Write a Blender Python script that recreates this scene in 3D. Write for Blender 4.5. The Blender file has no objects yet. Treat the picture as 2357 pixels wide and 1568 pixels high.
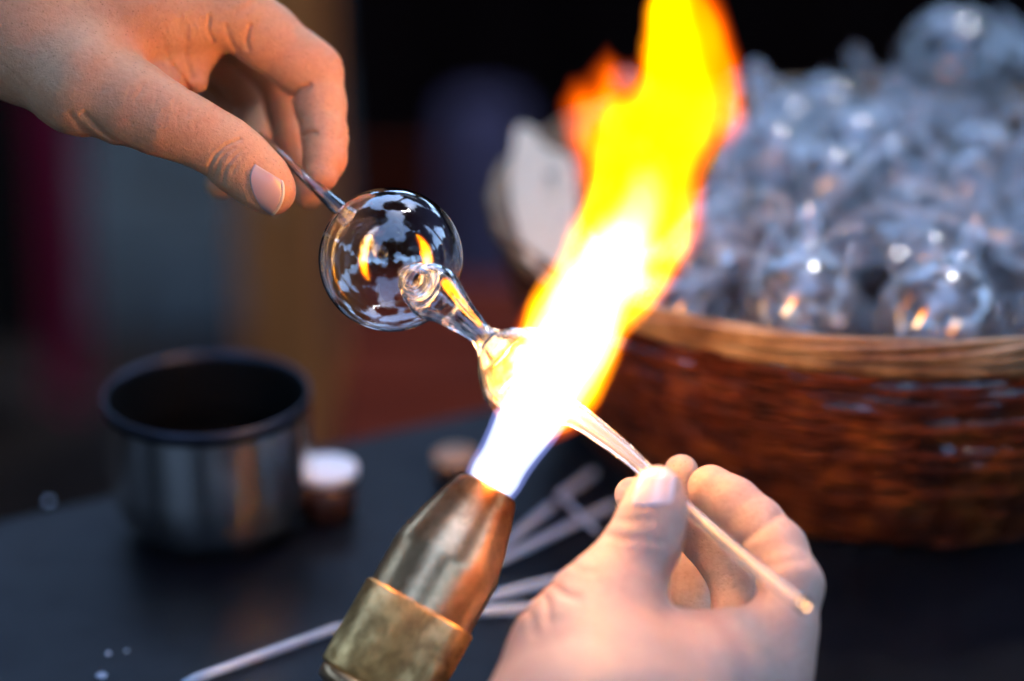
import bpy, bmesh, math, random
import numpy as np
from mathutils import Vector, Matrix, noise as mnoise
R = math.radians
rnd = random.Random(7)
SC = bpy.context.scene
COL = SC.collection
CM = 0.01                                   # everything below is authored in centimetres

# ------------------------------------------------------------------ camera
PITCH, FPX, CAMZ = 23.0, 5565.0, 44.0       # focal length in photo pixels (frame 2357 wide)
cam_d = bpy.data.cameras.new("camera")
cam = bpy.data.objects.new("camera", cam_d); COL.objects.link(cam)
cam.location = (0, 0, CAMZ*CM)
cam.rotation_euler = (R(90-PITCH), 0, 0)
cam_d.lens = 85; cam_d.sensor_width = 36
cam_d.clip_start = 0.02; cam_d.clip_end = 500
cam_d.dof.use_dof = True
cam_d.dof.focus_distance = 0.792
cam_d.dof.aperture_fstop = 2.5
SC.camera = cam

# ------------------------------------------------------------------ world, sun, exposure
SUN_EL, SUN_ROT = R(62), R(35)
w = bpy.data.worlds.new("World"); SC.world = w; w.use_nodes = True
nt = w.node_tree
bg = nt.nodes["Background"]
sky = nt.nodes.new("ShaderNodeTexSky"); sky.sky_type = 'NISHITA'; sky.sun_disc = False
sky.sun_elevation = SUN_EL; sky.sun_rotation = SUN_ROT
sky.air_density = 1.0; sky.dust_density = .4; sky.ozone_density = 2.6
nt.links.new(sky.outputs[0], bg.inputs[0]); bg.inputs[1].default_value = 0.15
sd = bpy.data.lights.new("sun", 'SUN'); sd.energy = .8; sd.angle = R(11); sd.color = (1, .95, .88)
sun = bpy.data.objects.new("sun", sd); COL.objects.link(sun)
sdir = Vector((math.sin(SUN_ROT)*math.cos(SUN_EL), math.cos(SUN_ROT)*math.cos(SUN_EL), math.sin(SUN_EL)))
sun.rotation_euler = sdir.to_track_quat('Z', 'Y').to_euler()
SC.view_settings.view_transform = 'Standard'
SC.view_settings.look = 'None'
SC.view_settings.exposure = 2.75
SC.view_settings.gamma = 1
SC.cycles.use_denoising = True
SC.cycles.max_bounces = 16
SC.cycles.diffuse_bounces = 3
SC.cycles.glossy_bounces = 8
SC.cycles.transmission_bounces = 14
SC.cycles.transparent_max_bounces = 40
SC.cycles.sample_clamp_indirect = 6
SC.cycles.caustics_reflective = True
SC.cycles.caustics_refractive = True
SC.cycles.blur_glossy = 0.5

# ------------------------------------------------------------------ picture point -> place
cp, sp_ = math.cos(R(PITCH)), math.sin(R(PITCH))
FW = np.array([0, cp, -sp_]); UP = np.array([0, sp_, cp]); RT = np.array([1., 0, 0])
CAM = np.array([0, 0, CAMZ])
def P(x, y, d):
    return CAM + d*FW + d*(x-1178.5)/FPX*RT - d*(y-784)/FPX*UP
def onz(x, y, z=0.0):
    v = FW + (x-1178.5)/FPX*RT - (y-784)/FPX*UP
    return CAM + v*((z-CAMZ)/v[2])
def rad(r, d): return r*d/FPX

# ------------------------------------------------------------------ object helpers
def link_mesh(name, verts, faces, m, parent=None, smooth=True, scale=True):
    me = bpy.data.meshes.new(name)
    v = np.asarray(verts, dtype=np.float64)*(CM if scale else 1)
    me.from_pydata([tuple(p) for p in v], [], [tuple(f) for f in faces])
    if m: me.materials.append(m)
    if smooth: me.shade_smooth()
    o = bpy.data.objects.new(name, me); COL.objects.link(o)
    if parent:
        o.parent = parent; o.matrix_parent_inverse = Matrix.Translation(-parent.location)
    return o
def link_np(name, v, q, m, parent=None):
    me = bpy.data.meshes.new(name)
    v = (np.asarray(v)*CM).astype(np.float32)
    n = len(q)
    me.vertices.add(len(v)); me.vertices.foreach_set("co", v.ravel())
    me.loops.add(n*4); me.loops.foreach_set("vertex_index", np.asarray(q, dtype=np.int32).ravel())
    me.polygons.add(n); me.polygons.foreach_set("loop_start", np.arange(0, n*4, 4, dtype=np.int32))
    me.update(calc_edges=True); me.validate()
    me.shade_smooth()
    me.materials.append(m)
    o = bpy.data.objects.new(name, me); COL.objects.link(o)
    if parent:
        o.parent = parent; o.matrix_parent_inverse = Matrix.Translation(-parent.location)
    return o
def tag(o, label=None, cat=None, group=None, kind=None):
    if label: o['label'] = label
    if cat: o['category'] = cat
    if group: o['group'] = group
    if kind: o['kind'] = kind
    return o
def empty(name, loc=(0, 0, 0)):
    o = bpy.data.objects.new(name, None); COL.objects.link(o)
    o.location = Vector(loc)*CM
    o.empty_display_size = .01
    return o
def child(o, parent):
    o.parent = parent
    o.matrix_parent_inverse = Matrix.Translation(-parent.location)
    return o

def frame_of(t, ref=None):
    t = t/np.linalg.norm(t)
    if ref is None: ref = np.array([0, 0, 1.]) if abs(t[2]) < .9 else np.array([1., 0, 0])
    a = ref - t*np.dot(ref, t); a /= np.linalg.norm(a)
    return a, np.cross(t, a)
def catmull(pts, n):
    pts = [np.asarray(p, float) for p in pts]
    pts = [2*pts[0]-pts[1]] + pts + [2*pts[-1]-pts[-2]]
    out = []
    for i in range(1, len(pts)-2):
        p0, p1, p2, p3 = pts[i-1:i+3]
        for k in range(n):
            t = k/n
            out.append(.5*((2*p1)+(-p0+p2)*t+(2*p0-5*p1+4*p2-p3)*t*t+(-p0+3*p1-3*p2+p3)*t**3))
    out.append(pts[-2])
    return out
def sweep(pts, radii, seg=16, cap=True, closed=False, wob=None):
    """a tube along pts; returns verts, faces"""
    V, F = [], []
    n = len(pts); a = None
    for i, p in enumerate(pts):
        if closed: t = pts[(i+1) % n]-pts[i-1]
        else: t = pts[min(i+1, n-1)]-pts[max(i-1, 0)]
        t = t/np.linalg.norm(t)
        if a is None: a, b = frame_of(t)
        else:
            a = a-t*np.dot(a, t); a /= np.linalg.norm(a); b = np.cross(t, a)
        r = radii[i] if hasattr(radii, '__len__') else radii
        for k in range(seg):
            an = 2*math.pi*k/seg
            rr = r*(1+(wob(i, an) if wob else 0))
            V.append(p+(a*math.cos(an)+b*math.sin(an))*rr)
    for i in range(n if closed else n-1):
        j = (i+1) % n
        for k in range(seg):
            l = (k+1) % seg
            F.append((i*seg+k, i*seg+l, j*seg+l, j*seg+k))
    if cap and not closed:
        F.append(tuple(range(seg))[::-1]); F.append(tuple((n-1)*seg+k for k in range(seg)))
    return V, F
def merge(*vf):
    V, F = [], []
    for v, f in vf:
        b = len(V); V += list(v); F += [tuple(b+i for i in q) for q in f]
    return V, F
def flip(vf): return vf[0], [tuple(reversed(f)) for f in vf[1]]
def lathe(prof, base, axis, seg=64, ref=None):
    """profile of (height, radius) about an axis"""
    axis = np.asarray(axis, float); axis /= np.linalg.norm(axis)
    a, b = frame_of(axis, ref)
    V, F = [], []
    for h, r in prof:
        for k in range(seg):
            an = 2*math.pi*k/seg
            V.append(np.asarray(base)+axis*h+(a*math.cos(an)+b*math.sin(an))*max(r, 1e-4))
    for i in range(len(prof)-1):
        for k in range(seg):
            l = (k+1) % seg
            F.append((i*seg+k, i*seg+l, (i+1)*seg+l, (i+1)*seg+k))
    return V, F
def sphere(c, r, nu=64, nv=40, axis=(0, 0, 1), flipn=False, wob=0):
    prof = [(-r*math.cos(math.pi*i/nv), r*math.sin(math.pi*i/nv)) for i in range(nv+1)]
    v, f = lathe(prof, c, axis, nu)
    return flip((v, f)) if flipn else (v, f)
def box(x0, x1, y0, y1, z0, z1, bev=0.0, M4=None):
    bm = bmesh.new()
    bmesh.ops.create_cube(bm, size=1)
    for v in bm.verts:
        v.co = Vector((x0+(v.co.x+.5)*(x1-x0), y0+(v.co.y+.5)*(y1-y0), z0+(v.co.z+.5)*(z1-z0)))
    if bev: bmesh.ops.bevel(bm, geom=bm.edges[:], offset=bev, segments=3, affect='EDGES', profile=.5)
    V = [np.array(v.co) for v in bm.verts]; F = [tuple(v.index for v in f.verts) for f in bm.faces]
    bm.free(); return V, F

# ------------------------------------------------------------------ materials
def mat(name, col=(.5, .5, .5), rough=.5, metal=0., spec=.5, **k):
    m = bpy.data.materials.new(name); m.use_nodes = True
    b = m.node_tree.nodes["Principled BSDF"]
    b.inputs["Base Color"].default_value = (*col, 1)
    b.inputs["Roughness"].default_value = rough
    b.inputs["Metallic"].default_value = metal
    b.inputs["Specular IOR Level"].default_value = spec
    for kk, v in k.items(): b.inputs[kk.replace('_', ' ')].default_value = v
    return m
def nodes(m): return m.node_tree.nodes, m.node_tree.links, m.node_tree.nodes["Principled BSDF"]
def coords(m, scale=(1, 1, 1), rot=(0, 0, 0)):
    """object coordinates in centimetres"""
    N, L, b = nodes(m)
    tc = N.new("ShaderNodeTexCoord"); mp = N.new("ShaderNodeMapping")
    mp.inputs["Scale"].default_value = [s*100 for s in scale]
    mp.inputs["Rotation"].default_value = rot
    L.new(tc.outputs["Object"], mp.inputs[0]); return mp.outputs[0]
def noise_n(m, vec, scale, detail=4, rough=.55, dist=0):
    N, L, b = nodes(m); n = N.new("ShaderNodeTexNoise")
    n.inputs["Scale"].default_value = scale; n.inputs["Detail"].default_value = detail
    n.inputs["Roughness"].default_value = rough; n.inputs["Distortion"].default_value = dist
    L.new(vec, n.inputs["Vector"]); return n.outputs[0]
def ramp(m, fac, stops):
    N, L, b = nodes(m); r = N.new("ShaderNodeValToRGB")
    e = r.color_ramp.elements
    while len(e) < len(stops): e.new(.5)
    for el, (p, c) in zip(e, stops): el.position = p; el.color = (*c, 1) if len(c) == 3 else c
    L.new(fac, r.inputs[0]); return r.outputs[0]
def bump(m, h, strength, dist, prev=None):
    N, L, b = nodes(m); n = N.new("ShaderNodeBump")
    n.inputs["Strength"].default_value = strength; n.inputs["Distance"].default_value = dist*CM
    L.new(h, n.inputs["Height"])
    if prev: L.new(prev, n.inputs["Normal"])
    return n.outputs[0]
def mth(m, op, a, b_):
    N, L, b = nodes(m); n = N.new("ShaderNodeMath"); n.operation = op
    for i, v in enumerate((a, b_)):
        if isinstance(v, (int, float)): n.inputs[i].default_value = v
        else: L.new(v, n.inputs[i])
    return n.outputs[0]

def skin_material(name, base, blush):
    m = mat(name, base, .48, spec=.35)
    N, L, b = nodes(m)
    v = coords(m)
    mott = noise_n(m, v, .42, 6, .66, .4)
    c = ramp(m, mott, [(.3, base), (.55, tuple(.5*(x+y) for x, y in zip(base, blush))), (.75, blush)])
    fine = noise_n(m, v, 4.5, 3, .6)
    c2 = ramp(m, fine, [(.35, (.88, .85, .83)), (.6, (1, 1, 1))])
    mx = N.new("ShaderNodeMix"); mx.data_type = 'RGBA'; mx.blend_type = 'MULTIPLY'; mx.inputs[0].default_value = .7
    L.new(c, mx.inputs[6]); L.new(c2, mx.inputs[7])
    # pores: small dark dots
    vo = N.new("ShaderNodeTexVoronoi"); vo.inputs["Scale"].default_value = 5.5; vo.inputs["Randomness"].default_value = 1
    L.new(v, vo.inputs["Vector"])
    pr = ramp(m, vo.outputs["Distance"], [(.0, (.66, .6, .55)), (.10, (.74, .68, .64)), (.2, (1, 1, 1))])
    mx2 = N.new("ShaderNodeMix"); mx2.data_type = 'RGBA'; mx2.blend_type = 'MULTIPLY'; mx2.inputs[0].default_value = .9
    L.new(mx.outputs[2], mx2.inputs[6]); L.new(pr, mx2.inputs[7])
    L.new(mx2.outputs[2], b.inputs["Base Color"])
    b.inputs["Subsurface Weight"].default_value = .35
    b.inputs["Subsurface Radius"].default_value = (1, .35, .18)
    b.inputs["Subsurface Scale"].default_value = .0045
    # fine skin lines, crossing, plus pore pits
    v1 = coords(m, (1, .22, 1), (0, .3, .9)); v2 = coords(m, (.3, 1, .5), (.2, 0, .5))
    n1 = noise_n(m, v1, 11, 3, .6, .6); n2 = noise_n(m, v2, 9, 3, .6, .6)
    h = mth(m, 'ADD', n1, n2)
    nb = bump(m, h, .65, .035)
    nb = bump(m, ramp(m, vo.outputs["Distance"], [(0, (0, 0, 0)), (.22, (1, 1, 1))]), .35, .012, nb)
    nb = bump(m, noise_n(m, v, 1.4, 3, .5), .5, .06, nb)
    L.new(nb, b.inputs["Normal"])
    return m
M = {}
M['skin_l'] = skin_material("skin_flame_tint", (.66, .36, .195), (.68, .28, .13))  # orange flame light is partly put into this skin colour
M['skin_r'] = skin_material("skin_sky_tint", (.48, .345, .275), (.50, .30, .235))  # same person's skin, made less orange in colour for strong sky light
M['nail'] = mat("nail", (.56, .38, .34), .3, spec=.55, Subsurface_Weight=.3, Subsurface_Scale=.002, Coat_Weight=.3)
M['nail_pale'] = mat('pale_nail', (.60, .52, .53), .22, spec=.7, Coat_Weight=.4)
M['nail_edge'] = mat("nail_edge", (.75, .68, .55), .3)

def glass_mat(name, rough=0.0, tint=(1, 1, 1), ior=1.48):
    m = bpy.data.materials.new(name); m.use_nodes = True
    N, L = m.node_tree.nodes, m.node_tree.links
    N.remove(N["Principled BSDF"])
    g = N.new("ShaderNodeBsdfGlass"); g.inputs["Roughness"].default_value = rough
    g.inputs["IOR"].default_value = ior; g.inputs["Color"].default_value = (*tint, 1)
    L.new(g.outputs[0], N["Material Output"].inputs[0])
    return m
def thin_glass(name, ior=1.5, boost=1.0, tint=(.97, .98, 1)):
    """a blown wall too thin to bend what is behind it: Fresnel reflection over clear"""
    m = bpy.data.materials.new(name); m.use_nodes = True
    N, L = m.node_tree.nodes, m.node_tree.links
    N.remove(N["Principled BSDF"])
    fr = N.new("ShaderNodeFresnel"); fr.inputs[0].default_value = ior
    ge = N.new("ShaderNodeNewGeometry")
    tr = N.new("ShaderNodeBsdfTransparent"); tr.inputs[0].default_value = (*tint, 1)
    gl = N.new("ShaderNodeBsdfGlossy"); gl.inputs["Roughness"].default_value = .02
    mu = N.new("ShaderNodeMath"); mu.operation = 'MULTIPLY'; mu.use_clamp = True; mu.inputs[1].default_value = boost
    L.new(fr.outputs[0], mu.inputs[0])
    # the same reflectance from either side of the wall
    lw = N.new("ShaderNodeLayerWeight"); lw.inputs[0].default_value = .36
    L.new(lw.outputs["Fresnel"], mu.inputs[0])
    mx = N.new("ShaderNodeMixShader")
    L.new(mu.outputs[0], mx.inputs[0]); L.new(tr.outputs[0], mx.inputs[1]); L.new(gl.outputs[0], mx.inputs[2])
    L.new(mx.outputs[0], N["Material Output"].inputs[0])
    return m
M['glass'] = glass_mat("clear_glass", ior=1.58)
M['glass_thin'] = thin_glass("blown_glass", boost=3.2)
N, L = M['glass_thin'].node_tree.nodes, M['glass_thin'].node_tree.links
h_ = N.new('ShaderNodeBsdfDiffuse'); h_.inputs[0].default_value = (.84, .92, 1, 1)
m2 = N.new('ShaderNodeMixShader'); m2.inputs[0].default_value = .055
L.new(N['Mix Shader'].outputs[0], m2.inputs[1]); L.new(h_.outputs[0], m2.inputs[2]); L.new(m2.outputs[0], N['Material Output'].inputs[0])
M['glass_soft'] = glass_mat("rod_glass", .08, (.96, .98, 1))
N, L = M['glass_soft'].node_tree.nodes, M['glass_soft'].node_tree.links
h_ = N.new('ShaderNodeBsdfPrincipled'); h_.inputs["Base Color"].default_value = (.86, .91, .98, 1); h_.inputs["Roughness"].default_value = .15
m2 = N.new('ShaderNodeMixShader'); m2.inputs[0].default_value = .12
L.new(N['Glass BSDF'].outputs[0], m2.inputs[1]); L.new(h_.outputs[0], m2.inputs[2]); L.new(m2.outputs[0], N['Material Output'].inputs[0])

m = mat("table_black", (.022, .024, .032), .38, spec=.12); M['table'] = m
N, L, b = nodes(m); v = coords(m)
n = noise_n(m, v, .35, 6, .62)
L.new(ramp(m, n, [(.3, (.30, .30, .30)), (.7, (.5, .5, .5))]), b.inputs["Roughness"])
L.new(ramp(m, noise_n(m, v, .16, 5, .6), [(.3, (.0022, .0028, .0045)), (.7, (.006, .007, .0105))]), b.inputs["Base Color"])
L.new(bump(m, noise_n(m, v, 6, 4), .2, .01), b.inputs["Normal"])

m = mat("brushed_steel", (.85, .76, .68), .18, 1); M['steel'] = m
N, L, b = nodes(m); v = coords(m, (.2, .2, 12))
L.new(bump(m, noise_n(m, v, 1.2, 3), .12, .01), b.inputs["Normal"])
b.inputs["Anisotropic"].default_value = .92; b.inputs["Anisotropic Rotation"].default_value = .25
tg = N.new("ShaderNodeTangent"); tg.direction_type = "RADIAL"; tg.axis = "Z"; L.new(tg.outputs[0], b.inputs["Tangent"])
M['rim_dark'] = mat("dark_steel", (.05, .052, .07), .4, 1)
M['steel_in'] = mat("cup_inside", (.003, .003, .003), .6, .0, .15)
M['coffee'] = mat("black_coffee", (.006, .003, .002), .06)

def brass(name, c0, c1, dark, rough, knurl=False):
    m = mat(name, c0, rough, 1)
    N, L, b = nodes(m); v = coords(m)
    n = noise_n(m, v, .7, 4, .5)
    base = ramp(m, n, [(.25, c1), (.5, c0), (.75, tuple(x*.85 for x in c1))])
    sp = noise_n(m, v, 7, 5, .7)
    st = ramp(m, sp, [(.30, dark), (.42, (1, 1, 1))])
    mx = N.new("ShaderNodeMix"); mx.data_type = 'RGBA'; mx.blend_type = 'MULTIPLY'; mx.inputs[0].default_value = .22
    tn = ramp(m, noise_n(m, v, 1.5, 6, .72, .8), [(.40, (.42, .33, .25)), (.52, (.85, .80, .74)), (.62, (1, 1, 1))])
    mt = N.new("ShaderNodeMix"); mt.data_type = 'RGBA'; mt.blend_type = 'MULTIPLY'; mt.inputs[0].default_value = .8 if knurl else .38
    L.new(base, mt.inputs[6]); L.new(tn, mt.inputs[7]); base = mt.outputs[2]
    L.new(base, mx.inputs[6]); L.new(st, mx.inputs[7]); L.new(mx.outputs[2], b.inputs["Base Color"])
    L.new(ramp(m, noise_n(m, v, 2.2, 5, .7), [(.3, (rough*.92,)*3), (.7, (rough*1.2,)*3)]), b.inputs["Roughness"])
    L.new(bump(m, noise_n(m, v, 9, 4, .6), .12, .006), b.inputs["Normal"])
    if not knurl:        # heat has browned and blackened the metal round the mouth
        ds = N.new("ShaderNodeVectorMath"); ds.operation = 'DISTANCE'; L.new(v, ds.inputs[0]); ds.inputs[1].default_value = tuple(P(1125, 1119, 77.6))
        jit = mth(m, 'ADD', ds.outputs["Value"], noise_n(m, v, 2.5, 5, .7))
        hc = ramp(m, mth(m, 'MULTIPLY', jit, .2), [(.22, (.20, .10, .06)), (.36, (.42, .26, .17)), (.55, (1, 1, 1))])
        m3 = N.new("ShaderNodeMix"); m3.data_type = 'RGBA'; m3.blend_type = 'MULTIPLY'; m3.inputs[0].default_value = 1
        L.new(mx.outputs[2], m3.inputs[6]); L.new(hc, m3.inputs[7]); L.new(m3.outputs[2], b.inputs["Base Color"])
    return m
M['brass'] = brass("worn_brass", (.88, .56, .30), (.78, .46, .24), (.30, .18, .11), .3)
M['brass_collar'] = brass("knurled_brass", (.88, .55, .22), (.74, .44, .17), (.32, .22, .13), .34, True)
M['copper'] = brass("scorched_copper", (.45, .22, .12), (.28, .12, .06), (.2, .12, .08), .3)

m = mat("wicker", (.30, .13, .045), .65, spec=.2); M['wicker'] = m
N, L, b = nodes(m); v = coords(m)
oi = N.new("ShaderNodeObjectInfo")
c = ramp(m, noise_n(m, v, .55, 4), [(.3, (.022, .0025, .0006)), (.5, (.10, .016, .0015)), (.72, (.26, .06, .006))])
L.new(c, b.inputs["Base Color"])
L.new(bump(m, noise_n(m, v, 5, 3), .4, .03), b.inputs["Normal"])
m = mat("pale_wicker", (.50, .32, .16), .45); M['wicker_pale'] = m
N, L, b = nodes(m); v = coords(m)
L.new(ramp(m, noise_n(m, v, .5, 4), [(.3, (.10, .045, .016)), (.5, (.26, .14, .055)), (.72, (.46, .30, .15))]), b.inputs["Base Color"])
L.new(bump(m, noise_n(m, v, 5, 3), .4, .03), b.inputs["Normal"])
m = mat("card", (.66, .58, .50), .8); M['card'] = m
N, L, b = nodes(m); v = coords(m, (1, 1, .2))
L.new(ramp(m, noise_n(m, v, 1.5, 4), [(.3, (.60, .47, .33)), (.7, (.68, .55, .41))]), b.inputs["Base Color"])

def emit_vol(name, col, strength):
    m = bpy.data.materials.new(name); m.use_nodes = True
    N, L = m.node_tree.nodes, m.node_tree.links
    N.remove(N["Principled BSDF"])
    e = N.new("ShaderNodeEmission"); e.inputs[0].default_value = (*col, 1)
    e.inputs[1].default_value = strength*100          # per metre
    L.new(e.outputs[0], N["Material Output"].inputs["Volume"])
    return m

# ------------------------------------------------------------------ implicit surfaces (surface nets)
class Sdf:
    def __init__(s, h): s.h = h; s.groups = []; s.grooves = []; s.extra = None
    @staticmethod
    def cone(p, a, b, ra, rb):
        ab = b-a; l2 = float(ab@ab)+1e-9
        t = np.clip(((p-a)@ab)/l2, 0, 1)
        q = p-a-t[:, None]*ab
        return np.sqrt((q*q).sum(1))-(ra+(rb-ra)*t)
    @staticmethod
    def smin(a, b, k):
        if k <= 0: return np.minimum(a, b)
        h = np.maximum(k-np.abs(a-b), 0)/k
        return np.minimum(a, b)-h*h*k*.25
    def ev(s, p, grooves=True):
        D = None
        for k_in, k_out, prims in s.groups:
            d = None
            for pr in prims:
                e = s.cone(p, *pr)
                d = e if d is None else s.smin(d, e, k_in)
            D = d if D is None else s.smin(D, d, k_out)
        if grooves and len(s.grooves):
            near = np.abs(D) < .45
            if near.any():
                q = p[near]-CAM
                dep = q@FW
                u = 1178.5+FPX*(q@RT)/dep; v = 784-FPX*(q@UP)/dep
                add = np.zeros(len(q))
                for pts, wid, amp, dmax in s.grooves:
                    best = np.full(len(q), 1e9)
                    for (x0, y0), (x1, y1) in zip(pts[:-1], pts[1:]):
                        ax, ay = x1-x0, y1-y0; l2 = ax*ax+ay*ay+1e-9
                        t = np.clip(((u-x0)*ax+(v-y0)*ay)/l2, 0, 1)
                        taper = 1
                        dd = np.hypot(u-x0-t*ax, v-y0-t*ay)
                        best = np.minimum(best, dd)
                    g = amp*np.exp(-(best/wid)**2)
                    g[dep > dmax] = 0
                    add += g
                D[near] += add
        if s.extra is not None: D = s.extra(p, D)
        return D
    def mesh(s, lo, hi, margin=.35, levels=None):
        h = s.h; B = 8
        n = [int(math.ceil((hi[i]-lo[i])/(h*B)))*B for i in range(3)]
        lo = np.asarray(lo, float)
        nb = [k//B for k in n]
        bi = np.stack(np.meshgrid(*[np.arange(k) for k in nb], indexing='ij'), -1).reshape(-1, 3)
        cen = lo+(bi*B+B/2-.5)*h
        dc = np.concatenate([s.ev(c, False) for c in np.array_split(cen, max(1, len(cen)//200000))])
        A = np.empty(n, np.float32)
        A.reshape(nb[0], B, nb[1], B, nb[2], B)[:] = dc.reshape(nb)[:, None, :, None, :, None]
        hit = np.where(np.abs(dc) < B*h*.9+margin)[0]
        off = np.stack(np.meshgrid(*[np.arange(B)]*3, indexing='ij'), -1).reshape(-1, 3)
        for ch in np.array_split(hit, max(1, len(hit)//400)):
            idx = (bi[ch][:, None, :]*B+off[None]).reshape(-1, 3)
            val = s.ev(lo+idx*h)
            A[idx[:, 0], idx[:, 1], idx[:, 2]] = val
        if levels is not None: return [surface_nets(A+np.float32(l), lo, h) for l in levels]
        return surface_nets(A, lo, h)
def surface_nets(A, lo, h):
    S = A < 0
    nx, ny, nz = A.shape
    c = np.zeros((nx-1, ny-1, nz-1), np.int8)
    for i in (0, 1):
        for j in (0, 1):
            for k in (0, 1):
                c += S[i:nx-1+i, j:ny-1+j, k:nz-1+k]
    act = (c > 0) & (c < 8)
    ci = np.argwhere(act)
    ids = np.full(act.shape, -1, np.int32); ids[act] = np.arange(len(ci))
    acc = np.zeros((len(ci), 3)); cnt = np.zeros(len(ci))
    corners = [(i, j, k) for i in (0, 1) for j in (0, 1) for k in (0, 1)]
    for a in corners:
        for ax in range(3):
            if a[ax]: continue
            b_ = list(a); b_[ax] = 1
            va = A[ci[:, 0]+a[0], ci[:, 1]+a[1], ci[:, 2]+a[2]].astype(float)
            vb = A[ci[:, 0]+b_[0], ci[:, 1]+b_[1], ci[:, 2]+b_[2]].astype(float)
            m = (va < 0) != (vb < 0)
            t = np.where(m, va/np.where(m, va-vb, 1), 0)
            p = np.tile(np.array(a, float), (len(ci), 1)); p[:, ax] = t
            acc += p*m[:, None]; cnt += m
    V = lo+(ci+acc/cnt[:, None])*h
    Q = []
    for ax in range(3):
        u, v = (ax+1) % 3, (ax+2) % 3
        sl0 = [slice(None)]*3; sl1 = [slice(None)]*3
        sl0[ax] = slice(0, -1); sl1[ax] = slice(1, None)
        a0, a1 = S[tuple(sl0)], S[tuple(sl1)]
        e = np.argwhere(a0 != a1)
        e = e[(e[:, u] > 0) & (e[:, v] > 0) & (e[:, u] < A.shape[u]-1) & (e[:, v] < A.shape[v]-1)]
        if not len(e): continue
        inside = a0[e[:, 0], e[:, 1], e[:, 2]]
        def at(du, dv):
            f = e.copy(); f[:, u] -= du; f[:, v] -= dv
            return ids[f[:, 0], f[:, 1], f[:, 2]]
        q = np.stack([at(0, 0), at(1, 0), at(1, 1), at(0, 1)], 1)
        q[~inside] = q[~inside][:, ::-1]
        Q.append(q)
    Q = np.concatenate(Q); Q = Q[(Q >= 0).all(1)]
    return V, Q
def chain(pts):
    """pts of (px, py, depth, r_px) -> round cones"""
    out = []
    for a, b in zip(pts[:-1], pts[1:]):
        out.append((P(*a[:3]), P(*b[:3]), rad(a[3], a[2]), rad(b[3], b[2])))
    return out
def bounds(groups, pad=.6):
    lo = np.full(3, 1e9); hi = -lo
    for _, _, prims in groups:
        for a, b, ra, rb in prims:
            for p, r in ((a, ra), (b, rb)):
                lo = np.minimum(lo, p-r-pad); hi = np.maximum(hi, p+r+pad)
    return lo, hi
def surface_patch(sdf, poly_uv, nu, nv, lift, start=60.):
    """a curved plate lying on the implicit surface: poly_uv(u,v)->photo pixel"""
    pts = []
    for j in range(nv+1):
        for i in range(nu+1):
            pts.append(poly_uv(i/nu, j/nv))
    pts = np.array(pts)
    dirs = FW+((pts[:, 0]-1178.5)/FPX)[:, None]*RT-((pts[:, 1]-784)/FPX)[:, None]*UP
    t = np.full(len(pts), start)
    for _ in range(80):
        t += sdf.ev(CAM+dirs*t[:, None], False)*.9
    p = CAM+dirs*t[:, None]
    e = .03
    g = np.stack([sdf.ev(p+np.eye(3)[k]*e, False)-sdf.ev(p-np.eye(3)[k]*e, False) for k in range(3)], 1)
    g /= np.linalg.norm(g, axis=1)[:, None]+1e-9
    W = nu+1
    def thick(lift_fn):
        top = np.array([p[j*W+i]+g[j*W+i]*lift_fn(i/nu, j/nv) for j in range(nv+1) for i in range(W)])
        return top
    top = thick(lift); bot = p-g*.05
    V = list(top)+list(bot); n = len(top); F = []
    for j in range(nv):
        for i in range(nu):
            a = j*W+i; q = (a, a+1, a+W+1, a+W)
            F.append(q); F.append(tuple(n+x for x in reversed(q)))
    ring = [i for i in range(W)]+[j*W+nu for j in range(1, nv+1)]+[nv*W+i for i in range(nu-1, -1, -1)]+[j*W for j in range(nv-1, 0, -1)]
    for a, b_ in zip(ring, ring[1:]+ring[:1]): F.append((b_, a, n+a, n+b_))
    return V, F

# ================================================================== THE PLACE
TD = np.array([math.cos(R(29)), math.sin(R(29)), 0]); TN = np.array([-TD[1], TD[0], 0])   # table: along, outward
TE = np.array([-10.0, 91.2, 0])                       # a point of the far table edge
# ---- ground
m = mat("paving", (.09, .12, .16), .8, spec=.12); N, L, b = nodes(m); v = coords(m)
L.new(ramp(m, noise_n(m, v, .02, 5, .6), [(.3, (.003, .007, .011)), (.7, (.010, .021, .033))]), b.inputs["Base Color"])
M['paving'] = m
g = link_mesh("ground", [(-6000, -6000, -77), (6000, -6000, -77), (6000, 6000, -77), (-6000, 6000, -77)], [(0, 1, 2, 3)],
              mat("earth", (.008, .005, .004), .9, spec=.1), smooth=False)
tag(g, kind='structure')
pav = empty("pavement", (-60, 330, -77)); tag(pav, kind='structure')
slab = None
for i in range(-9, 1):
    for j in range(-1, 8):
        V, F = box(-17.2, 17.2, -11.4, 11.4, -3, 1.2, .8)
        if slab is None:
            slab = link_mesh("paving_slab", V, F, M['paving']); o = slab
        else:
            o = slab.copy(); COL.objects.link(o)
        o.parent = pav
        o.location = Vector((i*36+45+(18 if j % 2 else 0), j*24-10, 1+rnd.uniform(-.3, .3)))*CM

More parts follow.
